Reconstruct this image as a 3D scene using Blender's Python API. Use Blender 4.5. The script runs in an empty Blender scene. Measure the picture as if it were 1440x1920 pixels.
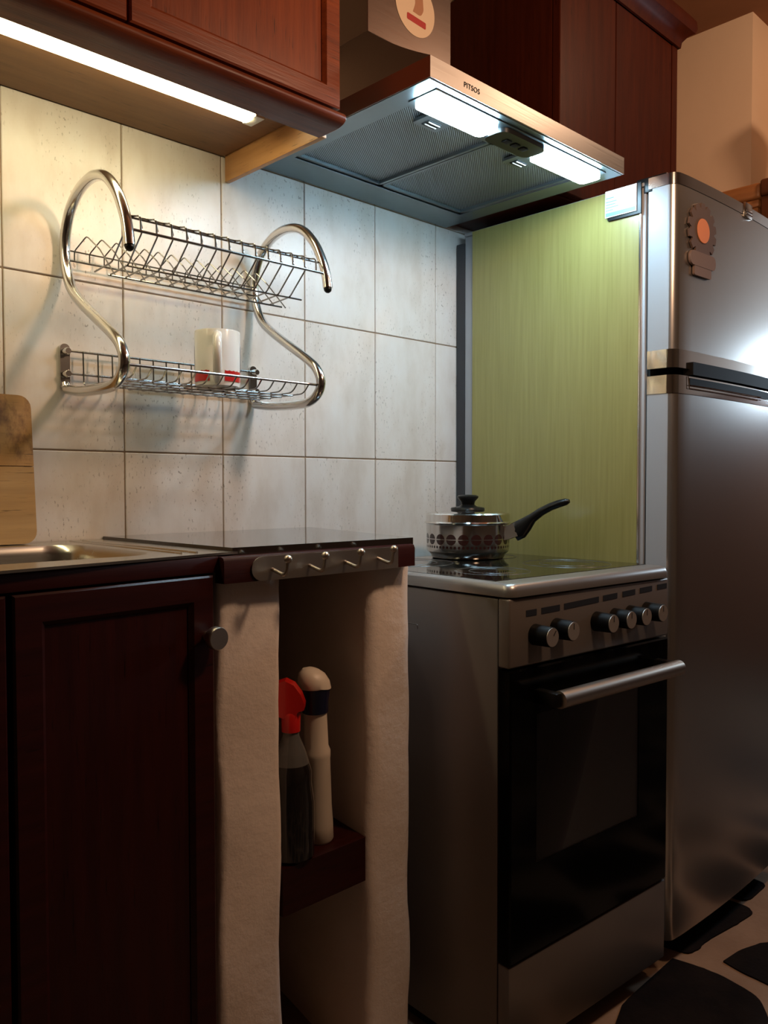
import bpy, bmesh, math, random
from mathutils import Vector, Matrix
random.seed(7)
S = bpy.context.scene
COL = S.collection
# ------------------------------------------------------------------ camera
cam_d = bpy.data.cameras.new('camera'); cam = bpy.data.objects.new('camera', cam_d); COL.objects.link(cam)
cam_d.sensor_fit = 'VERTICAL'; cam_d.sensor_height = 36.0; cam_d.lens = 1553.33 * 36.0 / 1920.0
cam_d.clip_start = 0.02
Rv = Vector((0.717485, -0.696573, -0.001286)); Uv = Vector((0.02286, 0.021701, 0.999503)); Fv = Vector((0.696199, 0.717158, -0.031494))
M = Matrix((Rv, Uv, -Fv)).transposed().to_4x4(); M.translation = Vector((-0.50433, -1.41316, 1.02353))
cam.matrix_world = M
S.camera = cam
# ------------------------------------------------------------------ world, exposure
S.view_settings.view_transform = 'Standard'; S.view_settings.look = 'None'
S.view_settings.gamma = 1.0; S.view_settings.exposure = 0.12; S.view_settings.use_curve_mapping = False
w = bpy.data.worlds.new('world'); S.world = w; w.use_nodes = True
w.node_tree.nodes['Background'].inputs[0].default_value = (1.0, 0.72, 0.5, 1)
w.node_tree.nodes['Background'].inputs[1].default_value = 0.002
S.cycles.max_bounces = 8
# ------------------------------------------------------------------ room lamps
ROOM_W, BACK_W, LED_E, HOOD_E, HALL_W = 19.0, 13.0, 22.0, 86.0, 32.0
def lamp(name, kind, loc, watts, color, size):
    d = bpy.data.lights.new(name, kind); d.energy = watts; d.color = color
    if kind == 'POINT': d.shadow_soft_size = size
    o = bpy.data.objects.new(name, d); o.location = loc; COL.objects.link(o); return o
lamp('pendant_bulb_light', 'POINT', (0.63, -1.05, 1.76), ROOM_W, (1.0, 0.63, 0.39), 0.07)
lamp('ceiling_bulb_light', 'POINT', (1.7, -1.107, 2.3), BACK_W, (1.0, 0.63, 0.39), 0.06)
lamp('hall_lamp_light', 'POINT', (3.6, -1.1, 1.55), HALL_W, (0.62, 0.82, 1.0), 0.11)

# ================================================================== helpers
MATS = {}
def mat(name, color=(0.5, 0.5, 0.5), rough=0.5, metal=0.0, coat=0.0, spec=0.5):
    m = bpy.data.materials.new(name); m.use_nodes = True
    b = m.node_tree.nodes['Principled BSDF']
    b.inputs['Base Color'].default_value = (*color, 1); b.inputs['Roughness'].default_value = rough
    b.inputs['Metallic'].default_value = metal; b.inputs['Coat Weight'].default_value = coat
    b.inputs['Specular IOR Level'].default_value = spec
    MATS[name] = m; return m
class NT:
    def __init__(s, m): s.t = m.node_tree; s.b = s.t.nodes['Principled BSDF']
    def n(s, typ, **kw):
        x = s.t.nodes.new(typ)
        for k, v in kw.items():
            if k.startswith('_'): setattr(x, k[1:], v)
            else: x.inputs[k.replace('__', ' ')].default_value = v
        return x
    def l(s, a, b): s.t.links.new(a, b)
    def coord(s, scale=(1, 1, 1), rnd=False, kind='Object'):
        c = s.n('ShaderNodeTexCoord'); mp = s.n('ShaderNodeMapping'); mp.inputs['Scale'].default_value = scale
        src = c.outputs[kind]
        if rnd:
            oi = s.n('ShaderNodeObjectInfo'); ad = s.n('ShaderNodeVectorMath', _operation='MULTIPLY_ADD')
            cb = s.n('ShaderNodeCombineXYZ'); s.l(oi.outputs['Random'], cb.inputs[0]); s.l(oi.outputs['Random'], cb.inputs[2])
            ad.inputs[1].default_value = (17, 0, 31); s.l(cb.outputs[0], ad.inputs[0]); s.l(src, ad.inputs[2]); src = ad.outputs[0]
        s.l(src, mp.inputs[0]); return mp.outputs[0]
    def ramp(s, fac, stops):
        r = s.n('ShaderNodeValToRGB'); e = r.color_ramp.elements
        while len(e) < len(stops): e.new(0.5)
        for k, (p, c) in enumerate(stops): e[k].position = p; e[k].color = (*c, 1) if len(c) == 3 else c
        s.l(fac, r.inputs[0]); return r.outputs[0]
    def noise(s, vec, scale, detail=4, rough=0.55):
        x = s.n('ShaderNodeTexNoise', Scale=scale, Detail=detail, Roughness=rough); s.l(vec, x.inputs['Vector']); return x.outputs['Fac']
    def mixc(s, fac, a, b, mode='MIX'):
        x = s.n('ShaderNodeMix', _data_type='RGBA', _blend_type=mode)
        for sock, v in ((x.inputs[0], fac), (x.inputs[6], a), (x.inputs[7], b)):
            if hasattr(v, 'is_linked'): s.l(v, sock)
            elif isinstance(v, (int, float)): sock.default_value = v
            else: sock.default_value = (*v, 1)
        return x.outputs[2]
    def color(s, c): s.l(c, s.b.inputs['Base Color'])
    def bump(s, h, strength=0.2, dist=0.002):
        b = s.n('ShaderNodeBump', Strength=strength, Distance=dist); s.l(h, b.inputs['Height']); s.l(b.outputs[0], s.b.inputs['Normal'])

def wood(name, dark, light, rough=0.35, coat=0.3, axis='z', freq=1.0, bump=0.12):
    m = mat(name, light, rough, coat=coat); t = NT(m); m.node_tree.nodes['Principled BSDF'].inputs['Coat Roughness'].default_value = 0.25
    k = {'z': (60, 60, 4), 'x': (4, 60, 60), 'y': (60, 4, 60)}[axis]
    v = t.coord(tuple(a * freq for a in k)); n1 = t.noise(v, 1.0, 5, 0.6)
    v2 = t.coord(tuple(a * freq * 6 for a in k)); n2 = t.noise(v2, 1.0, 2, 0.5)
    c = t.ramp(n1, [(0.3, dark), (0.7, light)])
    c2 = t.mixc(t.ramp(n2, [(0.22, (1, 1, 1)), (0.36, (0, 0, 0))]), c, tuple(a * 0.35 for a in dark))
    t.color(c2); t.bump(n2, bump, 0.001); return m
def steel(name, color, rough, brush=None):
    m = mat(name, color, rough, 1.0)
    if brush:
        t = NT(m); n = t.noise(t.coord(brush), 1.0, 3, 0.6)
        r = t.n('ShaderNodeMapRange'); r.inputs[3].default_value = rough * 0.75; r.inputs[4].default_value = rough * 1.3
        t.l(n, r.inputs[0]); t.l(r.outputs[0], t.b.inputs['Roughness']); t.bump(n, 0.04, 0.0005)
    return m
def emit(name, color, strength):
    m = bpy.data.materials.new(name); m.use_nodes = True; b = m.node_tree.nodes['Principled BSDF']
    b.inputs['Base Color'].default_value = (0.8, 0.8, 0.8, 1); b.inputs['Emission Color'].default_value = (*color, 1); b.inputs['Emission Strength'].default_value = strength
    MATS[name] = m; return m

# ---- materials
def laminate():
    m = mat('green_laminate', (0.3, 0.28, 0.1), 0.30, coat=0.35); t = NT(m); t.b.inputs['Coat Roughness'].default_value = 0.34
    t.color(t.ramp(t.noise(t.coord((130, 130, 5)), 1.0, 4, 0.6), [(0.3, (0.215, 0.192, 0.055)), (0.7, (0.275, 0.247, 0.082))]))
m = mat('tile_glaze', (0.62, 0.58, 0.52), 0.28, coat=0.0); t = NT(m)
v = t.coord((5, 5, 2.2), rnd=True); base = t.ramp(t.noise(v, 3.0, 5, 0.6), [(0.3, (0.58, 0.51, 0.45)), (0.52, (0.67, 0.615, 0.57)), (0.75, (0.71, 0.68, 0.655))])
sp = t.noise(t.coord((230, 230, 110), rnd=True), 1.0, 2, 0.5); cl = t.noise(t.coord((9, 9, 5), rnd=True), 1.0, 3)
msk = t.n('ShaderNodeMath', _operation='MULTIPLY'); t.l(t.ramp(sp, [(0.62, (0, 0, 0)), (0.68, (0.8, 0.8, 0.8))]), msk.inputs[0]); t.l(t.ramp(cl, [(0.45, (0, 0, 0)), (0.65, (1, 1, 1))]), msk.inputs[1])
t.color(t.mixc(msk.outputs[0], base, (0.2, 0.17, 0.14)))
bn = t.noise(t.coord((14, 14, 10), rnd=True), 1.0, 4); t.bump(bn, 0.10, 0.003)
rr = t.n('ShaderNodeMapRange'); rr.inputs[3].default_value = 0.22; rr.inputs[4].default_value = 0.42; t.l(bn, rr.inputs[0]); t.l(rr.outputs[0], t.b.inputs['Roughness'])
m = mat('grout', (0.30, 0.22, 0.15), 0.9)
def plaster(name, a, b, rough=0.85, scale=4.0, bump=0.5):
    m = mat(name, a, rough); t = NT(m); n = t.noise(t.coord(), scale, 6, 0.6)
    t.color(t.ramp(n, [(0.35, a), (0.65, b)])); t.bump(t.noise(t.coord(), scale * 9, 5, 0.65), bump, 0.004); return m
plaster('whitewash', (0.78, 0.68, 0.61), (0.85, 0.76, 0.69), 0.7, 5, 0.35)
plaster('wall_paint', (0.76, 0.58, 0.42), (0.80, 0.62, 0.46), 0.9, 2, 0.25)
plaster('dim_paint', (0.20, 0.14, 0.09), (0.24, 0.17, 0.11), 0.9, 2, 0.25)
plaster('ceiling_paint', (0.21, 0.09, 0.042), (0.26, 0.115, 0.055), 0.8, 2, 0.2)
plaster('stone_joint', (0.25, 0.16, 0.10), (0.32, 0.215, 0.14), 0.85, 8, 0.4)
m = MATS['stone_joint']; t = NT(m); prev = t.b.inputs['Base Color'].links[0].from_socket   # far from the kitchen the paving is only in the material
vo = t.n('ShaderNodeTexVoronoi', Scale=2.6, _feature='DISTANCE_TO_EDGE'); cc = t.n('ShaderNodeTexCoord'); t.l(cc.outputs['Object'], vo.inputs['Vector'])
sx = t.n('ShaderNodeSeparateXYZ'); t.l(cc.outputs['Object'], sx.inputs[0])
def far(op, sock, thr):
    x = t.n('ShaderNodeMath', _operation=op); t.l(sock, x.inputs[0]); x.inputs[1].default_value = thr; return x.outputs[0]
mx_ = t.n('ShaderNodeMath', _operation='MAXIMUM'); t.l(far('LESS_THAN', sx.outputs[1], -1.12), mx_.inputs[0]); t.l(far('GREATER_THAN', sx.outputs[0], 2.0), mx_.inputs[1])
ml = t.n('ShaderNodeMath', _operation='MULTIPLY'); t.l(mx_.outputs[0], ml.inputs[0]); t.l(far('GREATER_THAN', vo.outputs['Distance'], 0.05), ml.inputs[1])
t.color(t.mixc(ml.outputs[0], prev, (0.02, 0.014, 0.012)))
plaster('slate', (0.006, 0.004, 0.0035), (0.014, 0.009, 0.007), 0.9, 9, 0.5); MATS['slate'].node_tree.nodes['Principled BSDF'].inputs['Specular IOR Level'].default_value = 0.1
MAH = dict(coat=0.2, dark=(0.105, 0.017, 0.004), light=(0.19, 0.036, 0.0075), bump=0.22)
wood('mahogany_x', axis='x', **MAH); wood('mahogany_z', axis='z', **MAH); wood('mahogany_y', axis='y', **MAH)
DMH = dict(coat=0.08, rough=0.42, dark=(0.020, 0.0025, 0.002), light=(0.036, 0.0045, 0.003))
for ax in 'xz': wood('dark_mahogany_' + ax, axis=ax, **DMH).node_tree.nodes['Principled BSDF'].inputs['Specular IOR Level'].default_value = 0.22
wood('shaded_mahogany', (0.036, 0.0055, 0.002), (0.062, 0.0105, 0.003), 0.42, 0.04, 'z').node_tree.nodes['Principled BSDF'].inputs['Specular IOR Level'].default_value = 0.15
wood('rail_mahogany', (0.085, 0.016, 0.005), (0.165, 0.036, 0.010), 0.42, 0.0, 'x', 1.0, 0.3).node_tree.nodes['Principled BSDF'].inputs['Specular IOR Level'].default_value = 0.2
wood('underside_veneer', (0.165, 0.072, 0.022), (0.215, 0.098, 0.032), 0.55, 0.0, 'x')
wood('pale_batten', (0.42, 0.20, 0.07), (0.55, 0.28, 0.10), 0.5, 0.1, 'y')
laminate()
wood('board_lower', (0.32, 0.18, 0.065), (0.44, 0.26, 0.10), 0.6, 0.0, 'x')
wood('oak', (0.30, 0.12, 0.04), (0.42, 0.18, 0.06), 0.5, 0.1, 'y')
wood('dark_oak', (0.09, 0.03, 0.012), (0.15, 0.05, 0.02), 0.5, 0.1, 'z')
m = wood('board_upper', (0.28, 0.145, 0.045), (0.41, 0.22, 0.075), 0.6, 0.0, 'x'); t = NT(m)
prev = t.b.inputs['Base Color'].links[0].from_socket
t.color(t.mixc(t.ramp(t.noise(t.coord((22, 22, 14)), 1.0, 5, 0.65), [(0.52, (0, 0, 0)), (0.70, (1, 1, 1))]), prev, (0.07, 0.025, 0.012)))
steel('chrome', (0.70, 0.69, 0.67), 0.16)
steel('wire_steel', (0.33, 0.32, 0.31), 0.26)
steel('polished_steel', (0.78, 0.76, 0.73), 0.10)
steel('pot_steel', (0.62, 0.60, 0.57), 0.17, (3, 3, 400))
steel('brushed_steel', (0.45, 0.425, 0.40), 0.34, (6, 200, 400))
steel('dark_steel', (0.26, 0.24, 0.228), 0.30, (6, 200, 400))
steel('lip_steel', (0.40, 0.38, 0.365), 0.36, (6, 200, 400))
steel('hood_under', (0.20, 0.235, 0.25), 0.40, (8, 8, 200))
steel('nickel', (0.52, 0.47, 0.41), 0.36)
steel('sink_steel', (0.62, 0.60, 0.55), 0.24, (5, 160, 160))
m = mat('inox_door', (0.50, 0.47, 0.44), 0.27, 0.93); t = NT(m); t.bump(t.noise(t.coord((240, 240, 5)), 1.0, 2), 0.03, 0.0005)
m = mat('fridge_side', (0.30, 0.31, 0.33), 0.42, 0.1)
m = mat('stove_enamel', (0.19, 0.165, 0.15), 0.38, 0.4)
m = mat('cooktop_trim', (0.30, 0.285, 0.275), 0.33, 0.7)
mat('grip_black', (0.006, 0.005, 0.005), 0.6, spec=0.1)
mat('ceramic_glass', (0.006, 0.007, 0.006), 0.06, coat=0.3); mat('black_glass', (0.002, 0.002, 0.002), 0.12, spec=0.08)
mat('black_plastic', (0.006, 0.006, 0.006), 0.34, spec=0.25); mat('slot_print', (0.006, 0.004, 0.003), 0.6); mat('ring_print', (0.04, 0.04, 0.04), 0.3)
mat('black_gap', (0.004, 0.003, 0.003), 0.8); mat('strip_grey', (0.035, 0.035, 0.04), 0.8); mat('oven_enamel', (0.36, 0.36, 0.37), 0.5)
mat('knob_face', (0.42, 0.38, 0.35), 0.35, 0.6)
mat('counter_laminate', (0.022, 0.016, 0.015), 0.10, coat=0.5)
mat('mug_glaze', (0.80, 0.79, 0.76), 0.18, coat=0.4); mat('mug_red', (0.50, 0.012, 0.012), 0.25, coat=0.3); mat('mug_print', (0.05, 0.04, 0.06), 0.3)
mat('white_plastic', (0.66, 0.58, 0.48), 0.42); mat('navy_plastic', (0.006, 0.008, 0.035), 0.3); mat('red_plastic', (0.55, 0.012, 0.008), 0.28, coat=0.3)
mat('dark_liquid', (0.012, 0.010, 0.009), 0.12, coat=0.5); mat('label_paper', (0.45, 0.38, 0.3), 0.6)
mat('sticker_cream', (0.74, 0.58, 0.42), 0.5); mat('sticker_red', (0.42, 0.03, 0.03), 0.5); mat('sticker_brown', (0.42, 0.20, 0.11), 0.5)
mat('card_white', (0.78, 0.80, 0.82), 0.45); mat('card_blue', (0.10, 0.20, 0.32), 0.45)
mat('gear_brown', (0.085, 0.052, 0.04), 0.6); mat('gear_plaque', (0.15, 0.10, 0.08), 0.6); mat('gear_orange', (0.62, 0.22, 0.09), 0.5)
mat('led_housing', (0.75, 0.72, 0.62), 0.5); mat('letter_grey', (0.012, 0.012, 0.014), 0.9, spec=0.0); mat('knob_black', (0.005, 0.005, 0.005), 0.5, spec=0.12); mat('urn_dark', (0.05, 0.02, 0.015), 0.4)
mat('rubber', (0.01, 0.01, 0.01), 0.8)
emit('led_tube', (1.0, 0.86, 0.50), LED_E); emit('hood_lens', (0.52, 0.81, 1.0), HOOD_E)
m = mat('clear_plastic', (0.5, 0.5, 0.48), 0.12); m.node_tree.nodes['Principled BSDF'].inputs['Transmission Weight'].default_value = 0.8
m = bpy.data.materials.new('oven_pane'); m.use_nodes = True; MATS['oven_pane'] = m; nt = m.node_tree; nt.nodes.remove(nt.nodes['Principled BSDF'])
tr = nt.nodes.new('ShaderNodeBsdfTransparent'); tr.inputs[0].default_value = (0.55, 0.55, 0.56, 1); gl = nt.nodes.new('ShaderNodeBsdfGlossy'); gl.inputs['Roughness'].default_value = 0.4
fr = nt.nodes.new('ShaderNodeFresnel'); fr.inputs[0].default_value = 1.2; mx = nt.nodes.new('ShaderNodeMixShader')
nt.links.new(fr.outputs[0], mx.inputs[0]); nt.links.new(tr.outputs[0], mx.inputs[1]); nt.links.new(gl.outputs[0], mx.inputs[2]); nt.links.new(mx.outputs[0], nt.nodes['Material Output'].inputs[0])
# grease filter: rows of fine slots
m = mat('filter_mesh', (0.4, 0.44, 0.46), 0.38, 0.9); t = NT(m); cc = t.n('ShaderNodeTexCoord'); sx = t.n('ShaderNodeSeparateXYZ'); t.l(cc.outputs['Object'], sx.inputs[0])
def mth(op, a, b=None):
    x = t.n('ShaderNodeMath', _operation=op)
    for i, vv in enumerate((a, b)):
        if vv is None: continue
        if isinstance(vv, (int, float)): x.inputs[i].default_value = vv
        else: t.l(vv, x.inputs[i])
    return x.outputs[0]
dg = mth('ADD', mth('MULTIPLY', sx.outputs[0], 0.75), mth('MULTIPLY', sx.outputs[1], -1.0))
s1 = mth('SINE', mth('MULTIPLY', dg, 2 * math.pi / 0.0046)); s2 = mth('SINE', mth('MULTIPLY', mth('ADD', sx.outputs[0], sx.outputs[1]), 2 * math.pi / 0.006))
hole = t.ramp(mth('ADD', s1, mth('MULTIPLY', s2, 0.25)), [(0.0, (0, 0, 0)), (0.55, (1, 1, 1))])
t.color(t.mixc(hole, (0.30, 0.335, 0.36), (0.02, 0.022, 0.025))); t.bump(s1, 0.4, 0.001)
# saucepan wall: ring of dark dots above a dark line of small print
m = MATS['pot_steel']; t = NT(m); cc = t.n('ShaderNodeTexCoord'); sx = t.n('ShaderNodeSeparateXYZ'); t.l(cc.outputs['Object'], sx.inputs[0])
ang = mth('DIVIDE', mth('ARCTAN2', sx.outputs[1], sx.outputs[0]), 2 * math.pi)
fx = mth('SUBTRACT', mth('FRACT', mth('MULTIPLY', ang, 21)), 0.5); fz = mth('DIVIDE', mth('SUBTRACT', sx.outputs[2], 0.0445), 0.0282)
d = mth('SQRT', mth('ADD', mth('POWER', fx, 2), mth('POWER', fz, 2))); dot = mth('LESS_THAN', d, 0.42); line = mth('GREATER_THAN', mth('ABSOLUTE', fz), 0.03)
msk = mth('MULTIPLY', dot, line)
fx2 = mth('SUBTRACT', mth('FRACT', mth('MULTIPLY', ang, 63)), 0.5); fz2 = mth('DIVIDE', mth('SUBTRACT', sx.outputs[2], 0.0275), 0.0094)
dot2 = mth('LESS_THAN', mth('SQRT', mth('ADD', mth('POWER', fx2, 2), mth('POWER', fz2, 2))), 0.32)
msk = mth('MAXIMUM', msk, dot2)
t.color(t.mixc(msk, (0.62, 0.60, 0.57), (0.035, 0.012, 0.010)))
t.l(mth('SUBTRACT', 1.0, msk), t.b.inputs['Metallic'])

# ---- mesh tools
def new(): return bmesh.new()
def box(bm, lo, hi, bevel=0.0, seg=2):
    r = bmesh.ops.create_cube(bm, size=1.0)['verts']
    c = (Vector(lo) + Vector(hi)) / 2; s = Vector(hi) - Vector(lo)
    for v in r: v.co = Vector((v.co.x * s.x, v.co.y * s.y, v.co.z * s.z)) + c
    if bevel > 0:
        es = list({e for v in r for e in v.link_edges})
        bmesh.ops.bevel(bm, geom=es, offset=bevel, segments=seg, profile=0.5, affect='EDGES')
    return bm
def tube(bm, pts, r, seg=10, closed=False):
    pts = [Vector(p) for p in pts]; n = len(pts); rings = []; up = None
    rad = r if isinstance(r, (list, tuple)) else [r] * n
    for i, p in enumerate(pts):
        a = pts[i - 1] if (i > 0 or closed) else p; b = pts[(i + 1) % n] if (i < n - 1 or closed) else p
        d = (b - a).normalized()
        if up is None:
            up = Vector((0, 0, 1)) if abs(d.z) < 0.9 else Vector((1, 0, 0))
        s = d.cross(up)
        if s.length < 1e-6: up = Vector((0, 1, 0)); s = d.cross(up)
        s.normalize(); up = s.cross(d).normalized()
        rings.append([bm.verts.new(p + (s * math.cos(2 * math.pi * k / seg) + up * math.sin(2 * math.pi * k / seg)) * rad[i]) for k in range(seg)])
    m_ = n if closed else n - 1
    for i in range(m_):
        A, B = rings[i], rings[(i + 1) % n]
        for k in range(seg): bm.faces.new((A[k], A[(k + 1) % seg], B[(k + 1) % seg], B[k]))
    if not closed:
        bm.faces.new(rings[0][::-1]); bm.faces.new(rings[-1])
    return bm
def fillet(pts, r, n=5):
    pts = [Vector(p) for p in pts]; out = [pts[0]]
    for i in range(1, len(pts) - 1):
        p, a, b = pts[i], pts[i - 1] - pts[i], pts[i + 1] - pts[i]
        rr = min(r, a.length * 0.48, b.length * 0.48); A = p + a.normalized() * rr; B = p + b.normalized() * rr
        for k in range(n + 1):
            u = k / n; out.append(A * (1 - u) ** 2 + p * 2 * u * (1 - u) + B * u * u)
    out.append(pts[-1]); return out
def smooth_path(pts, n=6):
    pts = [Vector(p) for p in pts]; P = [2 * pts[0] - pts[1]] + pts + [2 * pts[-1] - pts[-2]]; out = []
    for i in range(1, len(P) - 2):
        for k in range(n):
            u = k / n; a, b, c, d = P[i - 1], P[i], P[i + 1], P[i + 2]
            out.append(0.5 * ((2 * b) + (c - a) * u + (2 * a - 5 * b + 4 * c - d) * u * u + (3 * b - a - 3 * c + d) * u ** 3))
    out.append(pts[-1]); return out
def lathe(bm, prof, center=(0, 0, 0), seg=40, axis='z'):
    c = Vector(center); rings = []
    def P(r, h, k):
        a = 2 * math.pi * k / seg; x, y = r * math.cos(a), r * math.sin(a)
        return c + (Vector((x, y, h)) if axis == 'z' else Vector((x, -h, y)) if axis == '-y' else Vector((h, x, y)))
    for r, h in prof:
        rings.append([bm.verts.new(P(0, h, 0))] if r < 1e-6 else [bm.verts.new(P(r, h, k)) for k in range(seg)])
    for A, B in zip(rings, rings[1:]):
        for k in range(seg):
            a0, a1 = A[k % len(A)], A[(k + 1) % len(A)]; b0, b1 = B[k % len(B)], B[(k + 1) % len(B)]
            f = [a0, a1, b1, b0]; f = [x for i, x in enumerate(f) if x not in f[:i]]
            if len(f) > 2: bm.faces.new(f)
    return bm
def prism(bm, poly, axis, lo, hi):
    """poly of 2-D points extruded along axis ('x': poly=(y,z), 'y': (x,z), 'z': (x,y))"""
    def V(a, b, h): return {'x': (h, a, b), 'y': (a, h, b), 'z': (a, b, h)}[axis]
    A = [bm.verts.new(V(a, b, lo)) for a, b in poly]; B = [bm.verts.new(V(a, b, hi)) for a, b in poly]
    bm.faces.new(A[::-1]); bm.faces.new(B); n = len(poly)
    for i in range(n): bm.faces.new((A[i], A[(i + 1) % n], B[(i + 1) % n], B[i]))
    return bm
def rrect(w, h, r, n=5, cx=0, cy=0):
    out = []
    for sx, sy, a0 in ((1, 1, 0), (-1, 1, 90), (-1, -1, 180), (1, -1, 270)):
        for k in range(n + 1):
            a = math.radians(a0 + 90 * k / n); out.append((cx + sx * (w / 2 - r) + r * math.cos(a), cy + sy * (h / 2 - r) + r * math.sin(a)))
    return out
def bevel_all(bm, off, seg=2, ang=30):
    es = [e for e in bm.edges if len(e.link_faces) == 2 and e.calc_face_angle(0) > math.radians(ang)]
    bmesh.ops.bevel(bm, geom=es, offset=off, segments=seg, profile=0.5, affect='EDGES'); return bm
def finish(bm, name, m, ang=35):
    bmesh.ops.recalc_face_normals(bm, faces=bm.faces)
    me = bpy.data.meshes.new(name); bm.to_mesh(me); bm.free()
    for p in me.polygons: p.use_smooth = True
    me.set_sharp_from_angle(angle=math.radians(ang)); me.materials.append(MATS[m] if isinstance(m, str) else m); return me
def part(name, bm, m, parent=None, label=None, local=False, ang=35):
    """world-space mesh linked under its parent (local=True: mesh is already in the parent's space)"""
    o = bpy.data.objects.new(name, finish(bm, name, m, ang)); COL.objects.link(o)
    if parent is not None:
        o.parent = parent
        if not local: o.matrix_parent_inverse = WM[parent].inverted()
        WM[o] = WM[parent] if local else Matrix.Identity(4)
    else: WM[o] = Matrix.Identity(4)
    if label: o['label'] = label
    return o
WM = {}
def thing(name, label, cat, loc=(0, 0, 0), rz=0.0, group=None):
    o = bpy.data.objects.new(name, None); o.empty_display_size = 0.05; COL.objects.link(o)
    o.location = loc; o.rotation_euler = (0, 0, rz); o['label'] = label; o['category'] = cat
    if group: o['group'] = group
    WM[o] = Matrix.Translation(Vector(loc)) @ Matrix.Rotation(rz, 4, 'Z'); return o
def tag(o, label, cat, group=None):
    o['label'] = label; o['category'] = cat
    if group: o['group'] = group
    return o
def struct(name, bm, m):
    o = part(name, bm, m); o['kind'] = 'structure'; return o
def clone(o, parent, name=None):
    c = o.copy(); COL.objects.link(c); c.parent = parent
    if name: c.name = name
    return c

# ================================================================== the room
X0, X1, Y0, ZC = -2.4, 2.2, -4.6, 2.525
wall_back = struct('wall_back', box(new(), (X0, 0.0025, -0.02), (2.6, 0.12, ZC + 0.1)), 'grout')
WT, HT, ZR = 0.21, 0.295, 1.086
tile_me = None
for c in range(-6, 6):
    for r in (-1, 0, 1, 2):
        x0, x1 = c * WT, (c + 1) * WT; z0, z1 = ZR + r * HT, ZR + (r + 1) * HT
        if tile_me is None:
            tile_me = finish(box(new(), (-WT / 2 + 0.0013, -0.004, -HT / 2 + 0.0013), (WT / 2 - 0.0013, 0.004, HT / 2 - 0.0013), 0.0012, 1), 'tile', 'tile_glaze')
        o = bpy.data.objects.new('tile', tile_me); COL.objects.link(o); o.parent = wall_back
        o.location = ((x0 + x1) / 2, 0.004, (z0 + z1) / 2)
struct('floor', box(new(), (X0, Y0, -0.05), (4.2, 0.1, 0.0)), 'stone_joint')
struct('ceiling', box(new(), (X0, Y0, ZC), (4.2, 0.1, ZC + 0.06)), 'ceiling_paint')
# right wall steps back beyond its outer corner at y=-0.31
struct('wall_right', prism(new(), [(2.2, 0.0), (2.2, -0.31), (2.36, -0.31), (2.36, -0.6), (2.5, -0.6), (2.5, 0.0)], 'z', -0.02, ZC), 'wall_paint')
struct('wall_left', box(new(), (X0 - 0.1, Y0, -0.02), (X0, 0.1, ZC)), 'dim_paint')
struct('wall_front', box(new(), (X0, Y0 - 0.1, -0.02), (4.2, Y0, ZC)), 'dim_paint')
struct('wall_hall', box(new(), (4.2, Y0, -0.02), (4.3, 0.1, ZC)), 'whitewash')
struct('added_dark_trim', box(new(), (4.18, Y0, 0.0), (4.2, 0.1, 1.56)), 'dark_oak')  # unseen panelling, added so the lower fridge door reflects something dark
# slate paving with pale joints
floor = bpy.data.objects['floor']
def slab(poly):
    bm = new(); pts = fillet([(x, y, 0) for x, y in poly] + [(poly[0][0], poly[0][1], 0)], 0.022, 3)
    ring = [(p.x + random.uniform(-.001, .001), p.y + random.uniform(-.001, .001)) for p in pts[:-1]]
    prism(bm, ring, 'z', -0.004, 0.0035)
    o = part('paving_stone', bm, 'slate', floor); return o
slab([(1.235, -.665), (1.30, -.672), (1.37, -.695), (1.43, -.75), (1.40, -.86), (1.30, -.90), (1.215, -.79), (1.222, -.715)])
slab([(1.166, -.585), (1.176, -.632), (1.181, -.672), (1.173, -.73), (1.160, -.772), (1.10, -.815), (1.02, -.82), (0.90, -.80), (0.80, -.74), (0.80, -.64), (0.95, -.59)])
slab([(1.199, -.545), (1.205, -.598), (1.236, -.608), (1.285, -.605), (1.416, -.624), (1.483, -.630), (1.503, -.612), (1.505, -.50), (1.30, -.45)])
slab([(1.528, -.50), (1.525, -.584), (1.545, -.598), (1.655, -.596), (1.668, -.50)])
slab([(1.46, -.675), (1.56, -.64), (1.70, -.65), (1.74, -.78), (1.62, -.86), (1.49, -.82)])
slab([(0.35, -.62), (0.52, -.60), (0.74, -.66), (0.75, -.80), (0.60, -.88), (0.38, -.84)])
slab([(0.82, -.85), (1.02, -.87), (1.14, -.85), (1.19, -.93), (1.05, -1.08), (0.84, -1.04)])
slab([(1.25, -.95), (1.42, -.91), (1.58, -.93), (1.55, -1.10), (1.30, -1.12)])
slab([(1.64, -.92), (1.80, -.84), (1.97, -.9), (1.95, -1.06), (1.66, -1.1)])
slab([(1.73, -.62), (1.9, -.60), (1.97, -.72), (1.86, -.80), (1.78, -.76)])
slab([(-.05, -.60), (0.28, -.63), (0.30, -.84), (0.12, -.92), (-.1, -.83)])

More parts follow.
